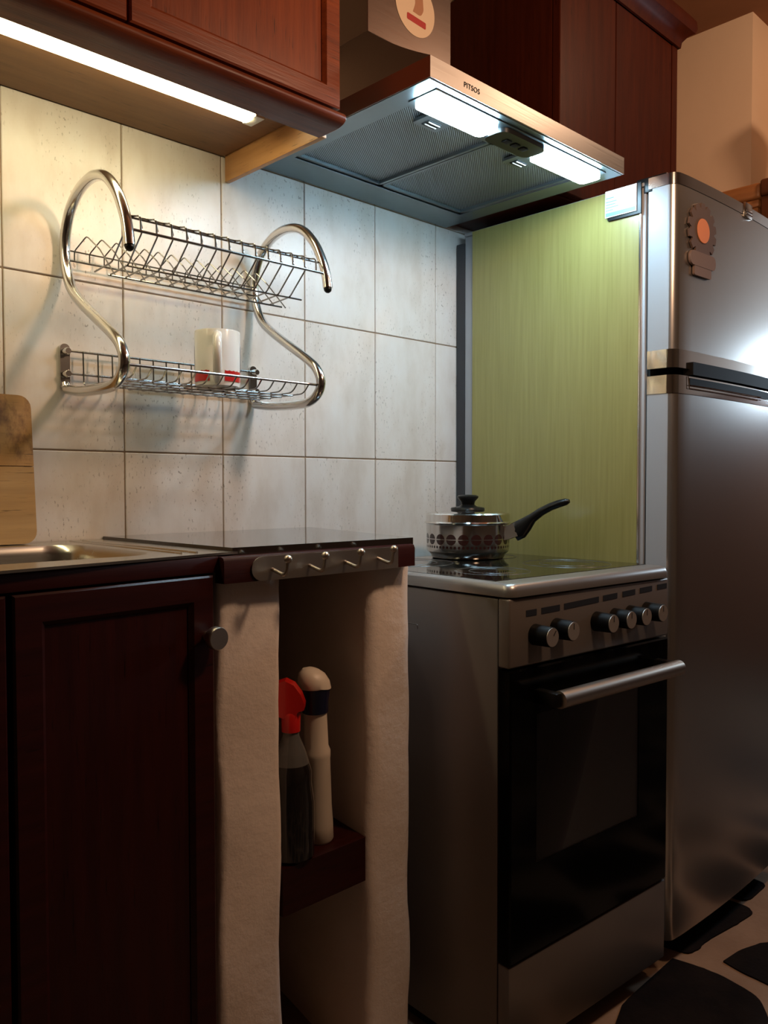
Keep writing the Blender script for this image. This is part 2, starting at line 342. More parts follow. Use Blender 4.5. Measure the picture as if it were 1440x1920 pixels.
# ================================================================== masonry pillars and niche
def pillar(poly, z1, label, seed, fr=.012):
    rnd = random.Random(seed); bm = new(); n = 26
    pl = fillet([(x, y, 0) for x, y in poly] + [(poly[0][0], poly[0][1], 0)], fr, 4)[:-1]
    # close the first corner too
    rings = []
    for k in range(n + 1):
        z = z1 * k / n; ph = rnd.uniform(-1, 1)
        rings.append([bm.verts.new((p.x + 0.0022 * math.sin(z * 17 + seed + p.y * 9) + rnd.uniform(-.0009, .0009), min(p.y + 0.0016 * math.sin(z * 23 + seed * 2 + p.x * 30) + rnd.uniform(-.0009, .0009), -0.001), z)) for p in pl])
    for A, B in zip(rings, rings[1:]):
        for i in range(len(A)): bm.faces.new((A[i], A[(i + 1) % len(A)], B[(i + 1) % len(A)], B[i]))
    bm.faces.new(rings[0][::-1]); bm.faces.new(rings[-1])
    return tag(part('masonry_pillar', bm, 'whitewash', ang=50), label, 'pillar')
pillar([(.150, -.002), (.147, -.40), (.259, -.402), (.262, -.002)], 0.903, 'whitewashed masonry pillar between the dark sink cabinet and the niche of bottles', 3)
pillar([(.505, -.002), (.441, -.40), (.549, -.402), (.600, -.002)], 0.903, 'whitewashed masonry pillar between the niche of bottles and the silver stove', 8, .026)
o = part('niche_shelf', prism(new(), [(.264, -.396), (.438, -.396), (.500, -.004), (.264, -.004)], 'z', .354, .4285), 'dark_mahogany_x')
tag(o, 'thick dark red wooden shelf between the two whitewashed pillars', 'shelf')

# ================================================================== countertop with apron, hook rail
ct = thing('countertop', 'dark laminate countertop with red wooden front over the whitewashed pillars', 'countertop', (.35, -.2, .904))
part('slab', bevel_all(prism(new(), [(.166, -.001), (.174, -.398), (.532, -.418), (.640, -.001)], 'z', .904, .934), .002, 1), 'counter_laminate', ct)
bm = new(); prism(bm, [(-.404, .886), (-.427, .886), (-.427, .917), (-.4245, .922), (-.419, .9235), (-.404, .9235)], 'x', .141, .527)
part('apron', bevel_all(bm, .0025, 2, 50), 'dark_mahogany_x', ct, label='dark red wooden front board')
hr = thing('hook_rail', 'brushed steel rail with four ball hooks on the countertop front', 'hook rail', (.33, -.428, .886))
arc = [(.205 - .019 * math.sin(math.pi * k / 10), .886 + .0355 * (1 - k / 10) if False else .9035 + .0178 * math.cos(math.pi * k / 10)) for k in range(11)]
bm = new(); prism(bm, [(.484, .8857), (.484, .9213)] + arc, 'y', -.4295, -.4275); part('plate', bm, 'nickel', hr)
for k, x in enumerate((.222, .292, .3645, .4365)):
    bm = new(); z = .9015 + .001 * k
    p = fillet([(x, -.4290, z), (x + .001, -.462, z - .008), (x + .0015, -.4655, z + .015)], .011, 6)
    tube(bm, p, .0028, 10); h = part('hook', bm, 'nickel', hr)
    bm = new(); bmesh.ops.create_uvsphere(bm, u_segments=18, v_segments=12, radius=.0062, matrix=Matrix.Translation((x + .0015, -.4655, z + .017))); part('ball', bm, 'nickel', h)

# ================================================================== sink cabinet, sink, cutting board
bc = thing('sink_cabinet', 'dark mahogany cabinet with round metal knob under the steel sink', 'cabinet', (.142, -.413, 0), math.radians(5))
def bl(name, bm, m, parent=bc, **k): return part(name, bm, m, parent, local=True, **k)
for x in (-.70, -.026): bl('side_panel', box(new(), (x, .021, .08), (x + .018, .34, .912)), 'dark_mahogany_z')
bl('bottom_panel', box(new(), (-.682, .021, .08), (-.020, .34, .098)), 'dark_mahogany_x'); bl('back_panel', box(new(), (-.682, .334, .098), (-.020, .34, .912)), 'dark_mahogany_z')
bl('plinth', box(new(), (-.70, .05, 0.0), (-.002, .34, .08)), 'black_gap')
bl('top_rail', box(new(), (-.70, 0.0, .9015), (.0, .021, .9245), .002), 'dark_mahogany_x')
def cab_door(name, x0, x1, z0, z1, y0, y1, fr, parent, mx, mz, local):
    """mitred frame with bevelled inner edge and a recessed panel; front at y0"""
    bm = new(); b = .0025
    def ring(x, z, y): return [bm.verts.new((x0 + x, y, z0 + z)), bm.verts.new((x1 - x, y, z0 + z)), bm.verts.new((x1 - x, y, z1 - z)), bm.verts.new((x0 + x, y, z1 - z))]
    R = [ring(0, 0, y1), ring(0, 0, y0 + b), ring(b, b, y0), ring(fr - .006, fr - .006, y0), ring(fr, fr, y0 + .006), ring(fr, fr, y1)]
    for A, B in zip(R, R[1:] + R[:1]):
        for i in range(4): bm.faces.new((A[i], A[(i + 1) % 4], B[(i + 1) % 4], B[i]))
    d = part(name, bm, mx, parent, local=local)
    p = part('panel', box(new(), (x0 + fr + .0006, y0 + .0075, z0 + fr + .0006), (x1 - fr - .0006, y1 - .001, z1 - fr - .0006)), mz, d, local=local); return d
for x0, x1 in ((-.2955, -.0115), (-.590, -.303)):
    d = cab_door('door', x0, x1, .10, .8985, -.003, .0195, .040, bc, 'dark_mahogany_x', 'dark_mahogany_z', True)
    kx = x1 - .0135 if x0 > -.3 else x0 + .0135
    bm = new(); lathe(bm, [(0, -.0), (.0075, 0), (.0075, .010), (.0140, .0135), (.0160, .017), (.0160, .027), (.0150, .0285), (0, .0285)], (kx, -.003, .8145), 28, '-y')
    part('knob', bm, 'nickel', d, local=True)
sk = thing('sink', 'stainless steel inset sink with rounded basin beside the countertop', 'sink', (-.15, -.25, .929))
out = [(.1650, -.004), (.1725, -.399), (.179, -.4045), (-.171, -.452), (-.66, -.500), (-.66, -.004)]
bm = new(); cx0, cx1, cy0, cy1 = -.50, .075, -.372, -.090
hole = rrect(cx1 - cx0, cy1 - cy0, .05, 6, (cx0 + cx1) / 2, (cy0 + cy1) / 2)
ov = [bm.verts.new((x, y, .929)) for x, y in out]; hv = [bm.verts.new((x, y, .929)) for x, y in hole]
eo = [bm.edges.new((ov[i], ov[(i + 1) % len(ov)])) for i in range(len(ov))]; eh = [bm.edges.new((hv[i], hv[(i + 1) % len(hv)])) for i in range(len(hv))]
bmesh.ops.triangle_fill(bm, use_beauty=True, use_dissolve=False, edges=eo + eh)
low = [bm.verts.new((x, y, .9255)) for x, y in out]
for i in range(len(out)): bm.faces.new((ov[i], ov[(i + 1) % len(ov)], low[(i + 1) % len(ov)], low[i]))
prev = hv; mx_, my_ = (cx0 + cx1) / 2, (cy0 + cy1) / 2
for s, z in ((.985, .925), (.965, .915), (.95, .85), (.93, .79), (.88, .775), (.2, .770)):
    cur = [bm.verts.new((mx_ + (x - mx_) * s, my_ + (y - my_) * s, z)) for x, y in hole]
    for i in range(len(hole)): bm.faces.new((prev[i], prev[(i + 1) % len(hole)], cur[(i + 1) % len(hole)], cur[i]))
    prev = cur
bm.faces.new(prev); part('basin', bm, 'sink_steel', sk)
bm = new(); lathe(bm, [(.0, .7705), (.036, .7705), (.040, .772), (.036, .7735), (.02, .7735), (0, .772)], (mx_, my_, 0), 28); part('drain', bm, 'chrome', sk)
bm = new(); tube(bm, [(.120, -.390, .9292), (.120, -.02, .9292)], .0022, 8); tube(bm, [(.098, -.385, .9292), (.098, -.02, .9292)], .0018, 8)
part('rim_bead', bm, 'sink_steel', sk)
bd = thing('cutting_board', 'worn wooden chopping board with stained upper half leaning above the sink', 'cutting board', (-.12, -.05, .9295))
tilt = Matrix.Translation((0, -.042, .930)) @ Matrix.Rotation(math.radians(-5), 4, 'X')
def board(poly, m):
    bm = new(); prism(bm, poly, 'y', -.009, .009); bevel_all(bm, .003, 2, 60); bm.transform(tilt); return part('plank', bm, m, bd)
def corner(cx, cz, r, a0): return [(cx + r * math.cos(math.radians(a0 + 90 * k / 5)), cz + r * math.sin(math.radians(a0 + 90 * k / 5))) for k in range(6)]
board([(-.29, .1265), (.030, .1265)] + corner(.010, .222, .020, 0) + corner(-.27, .222, .020, 90), 'board_upper')
board([(.030, .1253), (-.29, .1253)] + corner(-.27, .020, .020, 180) + corner(.010, .020, .020, 270), 'board_lower')

# ================================================================== upper left cabinet with led strip
uc = thing('wall_cabinet', 'mahogany wall cabinet with lit strip beneath, left of the hood', 'cabinet', (-.1, -.17, 1.68))
part('carcass', box(new(), (-.72, -.328, 1.678), (.427, -.002, 2.30)), 'mahogany_z', uc)
part('base_panel', box(new(), (-.72, -.328, 1.6745), (.4235, -.003, 1.6778)), 'underside_veneer', uc, label='brown veneered underside')
part('batten', box(new(), (.4275, -.300, 1.6255), (.4385, -.002, 1.70), .001), 'pale_batten', uc, label='pale unvarnished wood end strip')
for x0, x1 in ((.0475, .4270), (-.3370, .0435), (-.7200, -.3410)):
    cab_door('door', x0, x1, 1.6555, 2.29, -.351, -.3290, .036, uc, 'mahogany_x', 'mahogany_z', False)
bm = new()
prof = [(-.292, 1.626)] + [(-.336 - .0105 * 2.5 * math.sin(math.radians(a)) , 1.6385 - .0125 * math.cos(math.radians(a))) for a in range(0, 181, 15)] + [(-.327, 1.651), (-.327, 1.674), (-.292, 1.674)]
prism(bm, prof, 'x', -.72, .4290); part('bullnose_rail', bm, 'rail_mahogany', uc, label='rounded mahogany rail along the lower front')
bm = new(); prism(bm, [(y, z) for y, z in [(-.336 - .024 * math.sin(math.radians(a)), 1.6385 - .0115 * math.cos(math.radians(a))) for a in range(0, 181, 20)] + [(-.30, 1.650), (-.30, 1.627)]], 'x', .4290, .4312)
part('end_cap', bm, 'brushed_steel', uc, label='shiny end cap of the rail')
led = thing('led_strip_light', 'long glowing led strip light under the left wall cabinet', 'light', (-.1, -.198, 1.6745))
part('housing', box(new(), (-.70, -.222, 1.6695), (.370, -.174, 1.6745), .001), 'led_housing', led)
bm = new(); prism(bm, [(-.198 + .020 * math.cos(math.radians(a)), 1.6695 - .011 * math.sin(math.radians(a))) for a in range(0, 181, 20)], 'x', -.695, .348); part('diffuser', bm, 'led_tube', led)
part('end_cap', box(new(), (.348, -.219, 1.6615), (.368, -.177, 1.6695), .002), 'led_housing', led)

# ================================================================== dish rack and mug
rk = thing('dish_rack', 'two-tier chrome wire dish rack with curved tubes on the tiled wall', 'dish rack', (.294, -.12, 1.19))
XL, XR = .0985, .4890
prof = [(-.030, 1.187), (-.075, 1.1815), (-.170, 1.1800), (-.207, 1.191), (-.222, 1.214), (-.212, 1.239), (-.182, 1.263), (-.090, 1.317), (-.040, 1.353), (-.0185, 1.390), (-.0125, 1.425), (-.018, 1.458),
        (-.038, 1.490), (-.075, 1.513), (-.122, 1.5205), (-.168, 1.508), (-.205, 1.475), (-.228, 1.437), (-.238, 1.410), (-.2425, 1.386)]
for x in (XL, XR):
    bm = new(); tube(bm, smooth_path([(x, y, z) for y, z in prof], 5), .0088, 14); tb = part('side_tube', bm, 'chrome', rk)
    bm = new(); bmesh.ops.create_uvsphere(bm, u_segments=12, v_segments=8, radius=.0074, matrix=Matrix.Translation((x, -.2425, 1.3845))); part('end_plug', bm, 'black_plastic', tb)
    bm = new(); prism(bm, rrect(.017, .078, .008, 5, x, 1.229), 'y', -.0075, -.0005); bevel_all(bm, .0015, 1, 50)
    tube(bm, smooth_path([(x, -.006, 1.199), (x, -.013, 1.190), (x, -.032, 1.1865)], 5), [.0075] * 5 + [.0083] * 6, 12)
    br = part('wall_bracket', bm, 'chrome', rk)
    for z in (1.2545, 1.2160):
        bm = new(); lathe(bm, [(0, 0), (.0062, 0), (.0062, .012), (.005, .014), (0, .014)], (x, -.0075, z), 16, '-y'); part('stud', bm, 'chrome', br)
def wire(name, pts, r=.0014, seg=6, parent=rk): return part(name, tube(new(), pts, r, seg), 'wire_steel', parent)
N = 14
for z, y in ((1.2545, -.019), (1.2160, -.019)): wire('back_rail', [(XL - .001, y, z), (XR + .001, y, z)], .0021, 8)
wire('front_rail', [(XL + .004, -.213, 1.2120), (XR - .004, -.213, 1.2120)], .0024, 8)
for y in (-.060, -.095, -.130, -.165): wire('basket_wire', [(XL + .022, y, 1.1938), (XR - .022, y, 1.1938)])
for k in range(N):
    x = XL + .026 + (XR - XL - .046) * k / (N - 1)
    wire('cross_wire', fillet([(x, -.0205, 1.2555), (x, -.0225, 1.1955), (x, -.195, 1.1955), (x, -.2120, 1.2125)], .012, 4))
# upper basket: hooked plate wires, zigzag dividers and rails
wire('front_rail', [(XL, -.2385, 1.4125), (XR, -.2385, 1.4125)], .0023, 8)
wire('back_rail', [(XL + .012, -.2205, 1.4360), (XR, -.2205, 1.4360)], .0018, 8)
yb, zb, yf, zf = -.130, 1.3660, -.190, 1.3700
wire('front_rail', [(XL + .020, yf, zf), (XR - .020, yf, zf)], .0017, 6)
wire('back_rail', [(XL + .020, yb, zb), (XR - .020, yb, zb)], .0017, 6)
wire('back_rail', [(XL + .004, -.024, 1.4230), (XR - .004, -.024, 1.4230)], .0014, 6)
wire('back_rail', [(XL + .004, -.024, 1.4065), (XR - .004, -.024, 1.4065)], .0018, 6)
for k in range(N):
    x = .0960 + .0266 * k
    wire('plate_wire', fillet([(x + .024, -.2375, 1.4130), (x + .024, -.2365, 1.4365), (x + .022, -.2200, 1.4392), (x + .003, -.2200, 1.4388), (x + .001, -.2290, 1.4330), (x, -.2385, 1.4140), (x, yf, zf + .001), (x, yb, zb + .001)], .006, 3))
    x += .026
    wire('plate_divider', fillet([(x - .012, -.024, 1.4065), (x - .012, -.024, 1.4240), (x + .0, -.046, 1.4470), (x + .013, -.066, 1.4240), (x + .010, yb, zb)], .004, 2), .0012)

mg = thing('mug', 'white mug with red base band in the lower tier of the dish rack', 'mug', (.318, -.140, 1.1955))
mc = (.318, -.140, 1.1970)
bm = new(); lathe(bm, [(0, 0), (.034, 0), (.0385, .003), (.0395, .010), (.0400, .030), (.0402, .098), (.0396, .1005), (.0378, .0995), (.0370, .095), (.0365, .012), (.033, .008), (0, .008)], mc, 48); part('body', bm, 'mug_glaze', mg)
ca = math.atan2(-1.2, -.78)   # handle towards the viewer
hd = Vector((math.cos(ca), math.sin(ca), 0)); mv = Vector(mc)
hp = smooth_path([mv + hd * .0375 + Vector((0, 0, .084)), mv + hd * .052 + Vector((0, 0, .088)), mv + hd * .066 + Vector((0, 0, .076)), mv + hd * .070 + Vector((0, 0, .054)), mv + hd * .062 + Vector((0, 0, .032)), mv + hd * .048 + Vector((0, 0, .018)), mv + hd * .0375 + Vector((0, 0, .014))], 5)
part('handle', tube(new(), hp, .0078, 12), 'mug_glaze', mg)
def band(a0, a1, z0, z1, m, name):
    bm = new(); n = 14; A = []; B = []
    for k in range(n + 1):
        a = ca + math.radians(a0 + (a1 - a0) * k / n); d = Vector((math.cos(a), math.sin(a), 0)) * .0405
        A.append(bm.verts.new(mv + d + Vector((0, 0, z0)))); B.append(bm.verts.new(mv + d + Vector((0, 0, z1 + (.0012 if k % 3 == 0 else 0)))))
    for k in range(n): bm.faces.new((A[k], A[k + 1], B[k + 1], B[k]))
    return part(name, bm, m, mg)
band(18, 78, .010, .028, 'mug_red', 'printed_band'); band(-82, -20, .010, .028, 'mug_red', 'printed_band')
band(80, 150, .030, .075, 'mug_print', 'print'); band(-150, -84, .030, .075, 'mug_print', 'print')

# ================================================================== spray bottles in the niche
sb = thing('spray_bottle', 'dark spray bottle with red trigger head, half hidden by the left pillar', 'bottle', (.304, -.366, .4285))
c = (.304, -.366, .4290)
bm = new(); lathe(bm, [(0, 0), (.032, 0), (.037, .005), (.037, .090), (.033, .120), (.033, .140), (.029, .152)], c, 32); part('body', bm, 'dark_liquid', sb)
bm = new(); lathe(bm, [(.029, .152), (.022, .175), (.0135, .195), (.0125, .207), (0, .207)], c, 32); part('shoulder', bm, 'clear_plastic', sb)
bm = new(); lathe(bm, [(0, .203), (.0150, .203), (.0155, .230), (.013, .234), (0, .234)], c, 28)
hdv = Vector((.717, -.697, 0)); cv = Vector(c)
sec = [(-.034, .236), (-.036, .262), (-.026, .280), (-.008, .286), (.006, .279), (.017, .264), (.023, .248), (.022, .239), (.012, .236), (.009, .226), (-.012, .226)]
A = []; B = []
for a, z in sec:
    p = cv + hdv * a + Vector((0, 0, z)); nv = Vector((.697, .717, 0)) * .013
    A.append(bm.verts.new(p + nv)); B.append(bm.verts.new(p - nv))
bm.faces.new(A); bm.faces.new(B[::-1])
for i in range(len(sec)): bm.faces.new((A[i], A[(i + 1) % len(sec)], B[(i + 1) % len(sec)], B[i]))
bevel_all(bm, .003, 2, 25); part('trigger_head', bm, 'red_plastic', sb, label='glossy red trigger head')
bm = new(); n = 10; A = []; B = []
for k in range(n + 1):
    a = math.radians(128 + 70 * k / n); d_ = Vector((math.cos(a), math.sin(a), 0)) * .0375
    A.append(bm.verts.new(cv + d_ + Vector((0, 0, .018)))); B.append(bm.verts.new(cv + d_ + Vector((0, 0, .125))))
for k in range(n): bm.faces.new((A[k], A[k + 1], B[k + 1], B[k]))
part('label', bm, 'label_paper', sb, label='pale paper label')
wb = thing('cleaner_bottle', 'slim white bottle with navy collar and white cap in the niche', 'bottle', (.376, -.350, .4285))
c = (.0, 0, 0); leanm = Matrix.Translation((.376, -.350, .4292)) @ Matrix.Rotation(math.radians(-3.0), 4, 'Y') @ Matrix.Rotation(math.radians(1), 4, 'X')
def wl(name, bm, m): bm.transform(leanm); return part(name, bm, m, wb)
wl('body', lathe(new(), [(0, 0), (.021, 0), (.0235, .004), (.0235, .030), (.0222, .060), (.0222, .140), (.0230, .146), (.0230, .154), (.0200, .162), (.0190, .222), (0, .222)], c, 32), 'white_plastic')
wl('collar', lathe(new(), [(0, .2205), (.0215, .2205), (.0225, .238), (.0262, .262), (0, .263)], c, 32), 'navy_plastic')
bm = lathe(new(), [(0, .263), (.0268, .263), (.0276, .268), (.0255, .279), (.019, .288), (.010, .2925), (0, .294)], c, 32)
for v in bm.verts:
    if v.co.z > .266: v.co.z -= (v.co.x * .717 - v.co.y * .697) * .30
wl('cap', bm, 'white_plastic')

# ================================================================== stove
ST = (.597, -.573, 0.0)
st = thing('stove', 'silver freestanding electric stove with black oven door and glass cooktop', 'stove', ST, math.radians(-3.5))
def sp(name, bm, m, parent=None, **k): return part(name, bm, m, parent or st, local=True, **k)
W_, D_ = .492, .500
sp('body', box(new(), (0.001, .022, .03), (W_ - .001, D_, .8335), .003), 'stove_enamel')
bm = new(); tube(bm, fillet([(.0012, .30, .735), (.0012, .30, .765), (.0012, .22, .765), (.0012, .22, .757)], .008, 3), .0012, 5); sp('embossed_mark', bm, 'stove_enamel')
sp('control_panel', box(new(), (0.0, -.004, .7175), (W_, .0215, .8350), .004, 3), 'stove_enamel')
bm = new(); o_ = rrect(W_ + .004, D_ + .010, .018, 5, W_ / 2, D_ / 2 - .003)
i_ = [(.012, .038), (W_ - .012, .038), (W_ - .012, D_ - .020), (.012, D_ - .020)]
def ringv(pts, z): return [bm.verts.new((x, y, z)) for x, y in pts]
def shr(pts, d): return [(x + (d if x < W_ / 2 else -d), y + (d if y < D_ / 2 else -d)) for x, y in pts]
r0 = ringv(o_, .8375); r1 = ringv(o_, .848); r2 = ringv(shr(o_, .003), .8565); r3 = ringv(shr(o_, .009), .8600)
for A, B in ((r0, r1), (r1, r2), (r2, r3)):
    for i in range(len(A)): bm.faces.new((A[i], A[(i + 1) % len(A)], B[(i + 1) % len(A)], B[i]))
iv = ringv(i_, .8604); e1 = [bm.edges.get((r3[i], r3[(i + 1) % len(r3)])) for i in range(len(r3))]; e2 = [bm.edges.new((iv[i], iv[(i + 1) % 4])) for i in range(4)]
bmesh.ops.triangle_fill(bm, use_beauty=True, edges=e1 + e2); bm.faces.new(r0[::-1])
sp('cooktop_frame', bm, 'cooktop_trim', ang=50)
gp = sp('glass_top', box(new(), (.0125, .0385, .850), (W_ - .0125, D_ - .0205, .8612), .001, 1), 'ceramic_glass')
for cx, cy, r in ((.135, .155, .072), (.365, .155, .090), (.135, .385, .090), (.365, .385, .072)):
    bm = new()
    for q_ in (r, r * .62):
        tube(bm, [(cx + q_ * math.cos(2 * math.pi * k / 48), cy + q_ * math.sin(2 * math.pi * k / 48), .86115) for k in range(48)], .0006, 4, True)
    sp('burner_ring', bm, 'ring_print', gp)
for (a, za), (b, zb_) in (((.0424, .8075), (.0703, .8078)), ((.0831, .8080), (.1343, .8090)), ((.1464, .8094), (.2508, .8130)), ((.2641, .8135), (.3101, .8150)), ((.3276, .8155), (.3707, .8170)), ((.3872, .8175), (.4305, .8188)), ((.4497, .8192), (.4852, .8200))):
    bm = new(); h = .0052; prism(bm, [(a, za - h), (b, zb_ - h), (b, zb_ + h), (a, za + h)], 'y', -.0047, -.003); sp('dial_legend', bm, 'slot_print')
for k, (x, z, rot) in enumerate(((.0666, .7690, -38), (.1246, .7730, 0), (.2439, .7727, 0), (.3015, .7734, 0), (.3529, .7740, 0), (.4104, .7752, 0))):
    bm = new(); lathe(bm, [(0, 0), (.0185, 0), (.0178, .012), (.0172, .036), (.0165, .037), (0, .037)], (x, -.004, z), 30, '-y'); kb = sp('knob', bm, 'knob_black')
    bm = new(); lathe(bm, [(.0160, .0368), (.0158, .0380), (0, .0380)], (x, -.004, z), 30, '-y'); sp('knob_face', bm, 'knob_face', kb, label='silver knob face')
    bm = new(); box(bm, (-.0008, -.0425, .003), (.0008, -.0418, .0135)); bm.transform(Matrix.Translation((x, 0, z)) @ Matrix.Rotation(math.radians(-rot), 4, 'Y')); sp('pointer', bm, 'slot_print', kb)
# oven: cavity, door with window opening, pane, handle
bm = new(); DZ0, DZ1 = .214, .714; wx0, wx1, wz0, wz1 = .070, .386, .372, .632
yf_, yk = -.006, .021
def ringd(x0, x1, z0, z1, y): return [bm.verts.new((x0, y, z0)), bm.verts.new((x1, y, z0)), bm.verts.new((x1, y, z1)), bm.verts.new((x0, y, z1))]
R = [ringd(.002, W_ - .002, DZ0, DZ1, yk), ringd(.002, W_ - .002, DZ0, DZ1, yf_ + .003), ringd(.005, W_ - .005, DZ0 + .003, DZ1 - .003, yf_), ringd(wx0, wx1, wz0, wz1, yf_), ringd(wx0, wx1, wz0, wz1, yk)]
for A, B in zip(R, R[1:] + R[:1]):
    for i in range(4): bm.faces.new((A[i], A[(i + 1) % 4], B[(i + 1) % 4], B[i]))
od = sp('oven_door', bm, 'black_glass')
sp('window_pane', box(new(), (wx0 + .0005, -.0052, wz0 + .0005), (wx1 - .0005, -.0030, wz1 - .0005)), 'oven_pane', od)
bm = new(); box(bm, (wx0 - .01, .0212, wz0 - .01), (wx1 + .01, .0216, wz1 + .01)); sp('inner_glass', bm, 'oven_enamel', od)
bm = new(); tube(bm, [(wx0 + .001, .008, .541), (wx0 + .30, .008, .541)], .0013, 6); sp('oven_shelf', bm, 'chrome')
bm = new(); tube(bm, [(.072, -.052, .6645), (.452, -.052, .6645)], .0152, 18); hb = sp('handle', bm, 'nickel', od)
for x in (.075, .449):
    bm = new(); box(bm, (x - .015, -.056, .652), (x + .003 if x > .2 else x + .003, -.005, .677), .004); sp('handle_mount', bm, 'black_plastic', hb)
sp('drawer_front', box(new(), (.002, -.004, .048), (W_ - .002, .0215, .2105), .003), 'stove_enamel')
sp('plinth', box(new(), (.02, .05, 0.0), (W_ - .02, D_ - .03, .032)), 'black_gap')

# ================================================================== saucepan
PC = (.9407, -.1976, .8612)
sc = thing('saucepan', 'steel saucepan with lid and black handle on the glass cooktop', 'saucepan', PC)
bm = new(); lathe(bm, [(0, 0), (.078, 0), (.0815, .002), (.0835, .008), (.0925, .016), (.0935, .022), (.0940, .076), (.0965, .0785), (.0955, .080), (.0915, .078), (.0900, .018), (0, .016)], (0, 0, 0), 64); part('pot', bm, 'pot_steel', sc, local=True)
bm = new(); lathe(bm, [(.0885, .0775), (.0985, .0790), (.0990, .0805), (.0950, .0830), (.0945, .0985), (.0915, .1015), (.070, .1045), (.035, .107), (0, .1075)], (0, 0, 0), 64); lid = part('lid', bm, 'polished_steel', sc, local=True)
bm = new(); lathe(bm, [(0, .1070), (.0375, .1070), (.0390, .1095), (.0375, .1130), (.020, .1160), (.0150, .1200), (.0165, .1270), (.0235, .1345), (.0240, .1385), (.0195, .1415), (0, .1425)], (0, 0, 0), 40); part('lid_knob', bm, 'black_plastic', lid, local=True)
hx = Vector((.282, -.958, 0)); sd = Vector((.958, .282, 0)); zz = Vector((0, 0, 1))
def swept(pts, secs):
    bm = new(); rings = []; side = sd
    for (a, z), (hw, hh), d in pts_secs(pts, secs):
        nrm = Vector((hx.x * -d[1], hx.y * -d[1], d[0])); p = hx * a + zz * z
        rings.append([bm.verts.new(p + side * hw * math.cos(2 * math.pi * k / 14) + nrm * hh * math.sin(2 * math.pi * k / 14)) for k in range(14)])
    for A, B in zip(rings, rings[1:]):
        for k in range(14): bm.faces.new((A[k], A[(k + 1) % 14], B[(k + 1) % 14], B[k]))
    bm.faces.new(rings[0][::-1]); bm.faces.new(rings[-1]); return bm
def pts_secs(pts, secs):
    for i, p in enumerate(pts):
        a = pts[max(i - 1, 0)]; b = pts[min(i + 1, len(pts) - 1)]; d = Vector((b[0] - a[0], b[1] - a[1])).normalized(); yield p, secs[i], (d.x, d.y)
hpts = [(.112, .060), (.125, .066), (.137, .077), (.153, .092), (.173, .106), (.194, .117), (.213, .124), (.228, .128), (.235, .1295)]
hsec = [(.010, .021), (.011, .021), (.011, .017), (.011, .0105), (.012, .0090), (.0125, .0085), (.012, .0085), (.010, .0075), (.005, .0040)]
part('handle', swept(hpts, hsec), 'black_plastic', sc, local=True)
bm = new(); v_ = []
for a, z, hw in ((.0915, .042, .013), (.0915, .072, .013), (.112, .080, .010), (.123, .052, .010)):
    for s_ in (1, -1): v_.append(bm.verts.new(hx * a + zz * z + sd * hw * s_))
q4 = [v_[0], v_[2], v_[4], v_[6]]; q5 = [v_[1], v_[3], v_[5], v_[7]]; bm.faces.new(q4); bm.faces.new(q5[::-1])
for i in range(4): bm.faces.new((q4[i], q4[(i + 1) % 4], q5[(i + 1) % 4], q5[i]))
part('handle_bracket', bevel_all(bm, .0012, 1), 'nickel', sc, local=True)

# ================================================================== fridge
FX0, FX1 = 1.125, 1.725
fg = thing('fridge', 'two-door steel fridge with chrome trims and green laminate side panel', 'fridge', (1.425, -.3, 0))
part('body', box(new(), (FX0 + .001, -.530, .035), (FX1 - .001, -.030, 1.655), .004), 'fridge_side', fg)
part('side_panel', box(new(), (FX0 - .003, -.516, .06), (FX0 + .0015, -.058, 1.662), .0006, 1), 'green_laminate', fg, label='green wood-grain laminate side panel')
part('panel_trim', box(new(), (FX0 - .004, -.5215, .06), (FX0 + .0015, -.5162, 1.664), .0008, 1), 'chrome', fg)
part('top_board', box(new(), (FX0 - .001, -.528, 1.6555), (FX1 + .001, -.030, 1.664), .002), 'fridge_side', fg)
for k, (x, y) in enumerate(((FX0 + .04, -.49), (FX1 - .04, -.49), (FX0 + .04, -.07), (FX1 - .04, -.07))):
    bm = new(); lathe(bm, [(0, 0), (.018, 0), (.018, .036), (0, .036)], (x, y, 0), 20); part('foot', bm, 'rubber', fg)
def door_plan(inset=0.0, yb=-.536):
    """plan outline of a door: flat side, rounded corner, gently convex front"""
    L, Rr = FX0 + inset, FX1 - inset; r = .020; pts = [(L, yb)]; fl = -.598 + inset
    def yfront(x): u = (x - FX0) / (FX1 - FX0); return fl - .010 * (1 - (2 * u - 1) ** 2)
    ctr = (L + r, fl + r)
    for k in range(0, 7): a = math.radians(180 + 84 * k / 6); pts.append((ctr[0] + r * math.cos(a), ctr[1] + r * math.sin(a)))
    for k in range(1, 24):
        x = L + r + (Rr - L - 2 * r) * k / 24; pts.append((x, yfront(x)))
    for k in range(0, 7): a = math.radians(276 + 84 * k / 6); pts.append((Rr - r + r * math.cos(a), fl + r + r * math.sin(a)))
    pts.append((Rr, yb)); return pts
def dyf(x): u = (x - FX0) / (FX1 - FX0); return -.598 - .010 * (1 - (2 * u - 1) ** 2)
part('gasket', box(new(), (FX0 + .012, -.5365, .07), (FX1 - .012, -.5300, 1.64)), 'black_gap', fg)
fz = part('freezer_door', prism(new(), door_plan(), 'z', 1.3075, 1.6455), 'inox_door', fg)
lz = part('fridge_door', prism(new(), door_plan(), 'z', .058, 1.2155), 'inox_door', fg)
part('top_trim', prism(new(), door_plan(-.0012), 'z', 1.6460, 1.6690), 'chrome', fz, label='chrome strip along the top of the door')
part('bottom_trim', prism(new(), door_plan(-.0012), 'z', 1.2690, 1.3070), 'polished_steel', fz, label='chrome strip at the bottom of the freezer door')
part('top_trim', prism(new(), door_plan(-.0012), 'z', 1.2160, 1.2540), 'polished_steel', lz, label='chrome strip at the top of the lower door')
